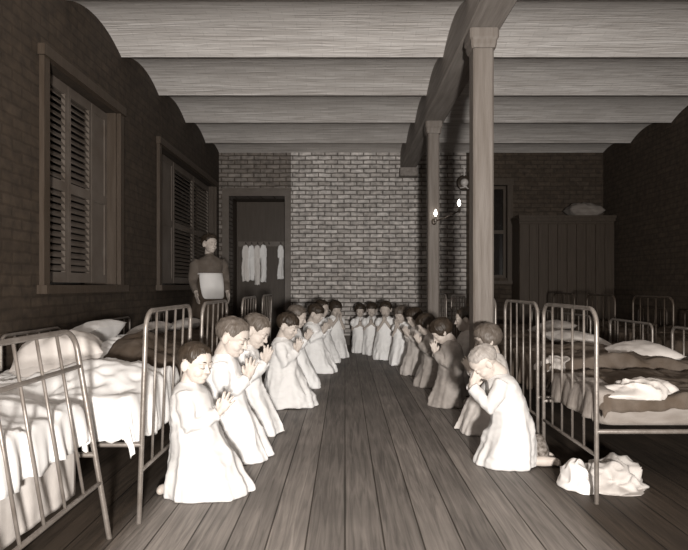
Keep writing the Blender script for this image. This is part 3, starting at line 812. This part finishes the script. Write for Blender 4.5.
    co = np.empty(len(me.vertices)*3); me.vertices.foreach_get('co', co); co[2::3] = np.maximum(co[2::3], .002); me.vertices.foreach_set('co', co); me.update()
    link(dress, me, M[gown], t)
    add_hair('hair', Mh, hair, style, t, seed)
    if brows: add_brows(Mh, t, hair if hair != 'hair_fair' else 'hair_mid')
    return t

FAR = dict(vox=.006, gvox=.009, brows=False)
child('nearest boy on the left in a long white nightgown kneeling in profile, dark hair', -.690, 2.57, -4, 0.965, lean=-.02, bow=8, hyaw=-24, hx=.15, hz=.40, ha=58, spread=1.5, back=.80, feet=.62, hair='hair_dark', style='boy', gown='dimmed_white', seed=1, vox=.0036, gvox=.006)
child('second child from the front on the left, white nightgown, chin lowered over praying hands', -.70, 3.10, 0, 1.1, lean=.03, bow=20, hyaw=-14, hx=.125, hz=.42, ha=76, spread=1.3, back=.76, feet=.65, hair='hair_mid', style='boy', seed=2, vox=.004)
child('third child from the front on the left, white nightgown, head bent to fingertips', -.695, 3.66, 0, 1.1, lean=.05, bow=28, hyaw=-14, hx=.115, hz=.43, ha=76, hair='hair_mid', style='boy', seed=3, back=.76, feet=.65, vox=.0045)
child('fourth child on the left with dark hair and wide-spread white nightgown, hands at chin', -.50, 4.50, -4, 1.03, lean=.0, bow=18, hyaw=-16, hx=.115, hz=.44, ha=72, hair='hair_dark', style='fringe', seed=4, vox=.005, wide=1.1)
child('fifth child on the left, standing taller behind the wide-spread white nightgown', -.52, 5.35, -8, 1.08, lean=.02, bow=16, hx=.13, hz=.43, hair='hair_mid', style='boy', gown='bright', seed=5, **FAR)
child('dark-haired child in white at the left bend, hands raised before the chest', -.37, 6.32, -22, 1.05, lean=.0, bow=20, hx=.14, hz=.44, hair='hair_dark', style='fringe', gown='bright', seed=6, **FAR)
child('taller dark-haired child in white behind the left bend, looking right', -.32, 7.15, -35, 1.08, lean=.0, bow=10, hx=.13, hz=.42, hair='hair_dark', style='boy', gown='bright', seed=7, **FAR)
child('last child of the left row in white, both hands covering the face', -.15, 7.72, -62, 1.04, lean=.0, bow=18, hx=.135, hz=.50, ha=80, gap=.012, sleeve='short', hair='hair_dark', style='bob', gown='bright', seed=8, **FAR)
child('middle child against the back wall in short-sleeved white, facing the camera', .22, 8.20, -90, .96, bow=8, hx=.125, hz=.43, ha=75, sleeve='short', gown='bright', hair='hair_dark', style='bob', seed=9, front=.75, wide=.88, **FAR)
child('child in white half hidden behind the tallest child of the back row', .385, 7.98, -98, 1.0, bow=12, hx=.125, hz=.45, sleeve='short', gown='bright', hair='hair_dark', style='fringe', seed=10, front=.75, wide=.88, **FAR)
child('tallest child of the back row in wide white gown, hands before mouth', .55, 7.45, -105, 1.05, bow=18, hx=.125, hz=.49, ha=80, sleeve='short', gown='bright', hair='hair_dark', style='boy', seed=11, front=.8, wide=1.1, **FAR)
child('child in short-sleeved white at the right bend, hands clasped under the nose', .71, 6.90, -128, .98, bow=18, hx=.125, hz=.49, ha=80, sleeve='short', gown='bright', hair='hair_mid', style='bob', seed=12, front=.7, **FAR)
child('child turned left in a pale grey dress before the farther post', .80, 6.15, -158, 1.0, bow=22, hx=.13, hz=.44, sleeve='long', gown='palegrey', hair='hair_dark', style='bob', seed=13, front=.75, dress='dress', **FAR)
child('dim child in a dark grey dress bent forward in the right row', .87, 5.40, 176, 0.97, lean=.04, bow=28, hx=.12, hz=.44, gown='grey', hair='hair_dark', style='bob', seed=14, front=.8, back=.75, dress='dress', **FAR)
child('dark-haired girl in a grey dress, head bowed over her hands, right row', .865, 4.52, 178, 0.985, lean=.02, bow=36, hx=.125, hz=.44, ha=80, gown='grey', hair='hair_dark', style='bob', seed=15, front=.72, back=.62, dress='dress', vox=.005)
child('dark-haired child behind the grey-dressed girl, only forehead and hair showing', 1.10, 5.02, 170, 1.06, bow=6, hx=.13, hz=.43, gown='palegrey', hair='hair_dark', style='boy', seed=16, front=.55, back=.55, wide=.8, **FAR)
child('long-haired child in pale grey behind the nearest right boy, facing left', .985, 3.68, 180, 0.98, lean=.02, bow=14, hx=.15, hz=.42, gown='palegrey', hair='hair_mid', style='bob', seed=17, front=.95, back=.8, dress='dress', vox=.005)
child('nearest boy on the right in white nightgown, fair hair, face bowed into his sleeve', .90, 3.0, 178, 0.95, lean=.085, bow=46, hx=.16, hz=.455, ha=118, gown='dimmed_white', hair='hair_fair', style='crop', seed=18, front=.80, back=.80, feet=.98, vox=.0038, gvox=.006, spread=.7)

def woman():
    t = thing('person', 'woman in dark blouse and white apron standing behind the left cots', 'person', (-1.66, 6.86, 0), R(-62))
    V = Vector
    hd = V((.02, 0, 1.50)); Mh = Matrix.Translation(hd) @ Matrix.Rotation(R(4), 4, 'Y') @ Matrix.Rotation(R(18), 4, 'Z') @ Matrix.Scale(1.12, 4)
    b = MB(); add_head(b, Mh)
    b.tube([(-.005, 0, 1.44), (-.01, 0, 1.33)], [.05, .055], 16)
    b.tube([(0, 0, 1.28), (.0, 0, 1.1), (0, 0, .95), (0, 0, .85)], [.10, .10, .11, .13], 20)
    for s in (-1, 1):
        b.tube([(0, s*.08, .85), (.01, s*.085, .46), (-.01, s*.085, .08)], [.085, .058, .04], 14)
        b.tube([(-.01, s*.085, .045), (.06, s*.09, .04), (.13, s*.095, .03)], [.035, .034, .026], 12)
        Sh, El, Wr = V((-.01, s*.150, 1.29)), V((-.02, s*.195, 1.06)), V((.12, s*.190, .91))
        b.tube([Sh+V((0,-s*.03,-.03)), El, Wr], [.038, .036, .026], 14)
        fore = (Wr-El).normalized()
        hb = MB(); add_hand(hb, Wr+fore*.01, fore+V((.1, 0, -.5)), V((1, 0, .3)), V((0, s, 0)), 1.45, .5, .35); b.add(hb.v, hb.f)
    link('body', remesh(b, .006, 2, .4), M['skin'], t)
    g = MB(); RR = []
    for z, f, w in ((1.08, .118, .138), (1.13, .118, .138), (1.22, .14, .17), (1.29, .115, .18), (1.335, .085, .12), (1.365, .062, .066), (1.39, .056, .058)):
        RR.append([(f*math.cos(2*PI*i/48)-.005, w*math.sin(2*PI*i/48), z) for i in range(48)])
    g.loft(RR)
    for s in (-1, 1):
        g.tube([(-.01, s*.13, 1.30), (-.01, s*.165, 1.24), (-.02, s*.198, 1.05), (.05, s*.197, .985), (.11, s*.191, .92)], [.062, .072, .062, .048, .038], 18, cap=False)
    me = remesh(g, .008, 3); displace(me, lambda x, y, z: .007*(ridged(x, y, z*.6, 9, 3)-.5)); link('blouse', me, M['blouse'], t)
    g = MB(); RR = []
    for z, r in ((.03, .33), (.3, .29), (.6, .245), (.85, .205), (1.04, .150), (1.12, .128)):
        am = max(0, (1.0-z))*.07
        RR.append([(r*math.cos(2*PI*i/96)*(1+am*math.sin(14*2*PI*i/96)), r*1.05*math.sin(2*PI*i/96)*(1+am*math.sin(14*2*PI*i/96+1)), z) for i in range(96)])
    g.loft(RR); g.build('skirt', M['black'], t)
    # apron: a curved cloth with rounded lower corners
    vs = []; fs = []; nu, nv = 24, 20
    for i in range(nu+1):
        for j in range(nv+1):
            u = -1+2*i/nu; v = j/nv
            drop = .30*(1-.16*max(0, abs(u)-.6)/.4*max(0, abs(u)-.6)/.4*2)
            z = 1.135-drop*v
            r = np.interp(z, (.6, .85, 1.04, 1.14), (.262, .222, .172, .146)) + .004*math.sin(u*9+v*2)*v
            a = u*(1.12-.42*v)
            vs.append((r*math.cos(a), r*1.06*math.sin(a), z))
    for i in range(nu):
        for j in range(nv):
            a = i*(nv+1)+j; fs.append((a, a+nv+1, a+nv+2, a+1))
    me = bpy.data.meshes.new('apron'); me.from_pydata(vs, [], fs); me.update()
    o = link('apron', me, M['sheet'], t); so = o.modifiers.new('thick', 'SOLIDIFY'); so.thickness = .005; so.offset = 0
    b = MB(); b.tube([(.141*math.cos(a), .150*math.sin(a), 1.135) for a in [2*PI*i/40 for i in range(41)]], .010, 8, cap=False); b.build('apron_band', M['sheet'], t)
    add_hair('hair', Mh, 'hair_dark', 'up', t, 40); add_brows(Mh, t, 'hair_dark')
woman()

# ------------------------------------------------------------------ light and camera
def area(name, loc, target, size, power, spread=180, color=(1, .96, .91)):
    l = bpy.data.lights.new(name, 'AREA'); l.shape = 'DISK'; l.size = size; l.energy = power; l.color = color; l.spread = R(spread)
    o = bpy.data.objects.new(name, l); COL.objects.link(o); o.location = loc
    o.rotation_euler = (Vector(target)-Vector(loc)).to_track_quat('-Z', 'Y').to_euler()
    return o
area('flash_pan', (.28, -1.3, .88), (-.1, 6, 4.4), .25, 510)

w = bpy.data.worlds.new('ambient fill'); SC.world = w; w.use_nodes = True  # added warm fill through the open end, lifting the dark tones
bg = w.node_tree.nodes['Background']; bg.inputs['Color'].default_value = (.9, .72, .6, 1); bg.inputs['Strength'].default_value = .09

cam = bpy.data.cameras.new('camera'); co = bpy.data.objects.new('camera', cam); COL.objects.link(co)
co.location = (0, 0, 1.0); co.rotation_euler = (PI/2, 0, 0)
cam.sensor_width = 36; cam.lens = 36*560/688; cam.shift_x = -1/688; cam.shift_y = 10/688
SC.camera = co
SC.view_settings.view_transform = 'Standard'; SC.view_settings.look = 'None'
SC.view_settings.exposure = 0; SC.view_settings.gamma = 1
SC.view_settings.use_curve_mapping = False
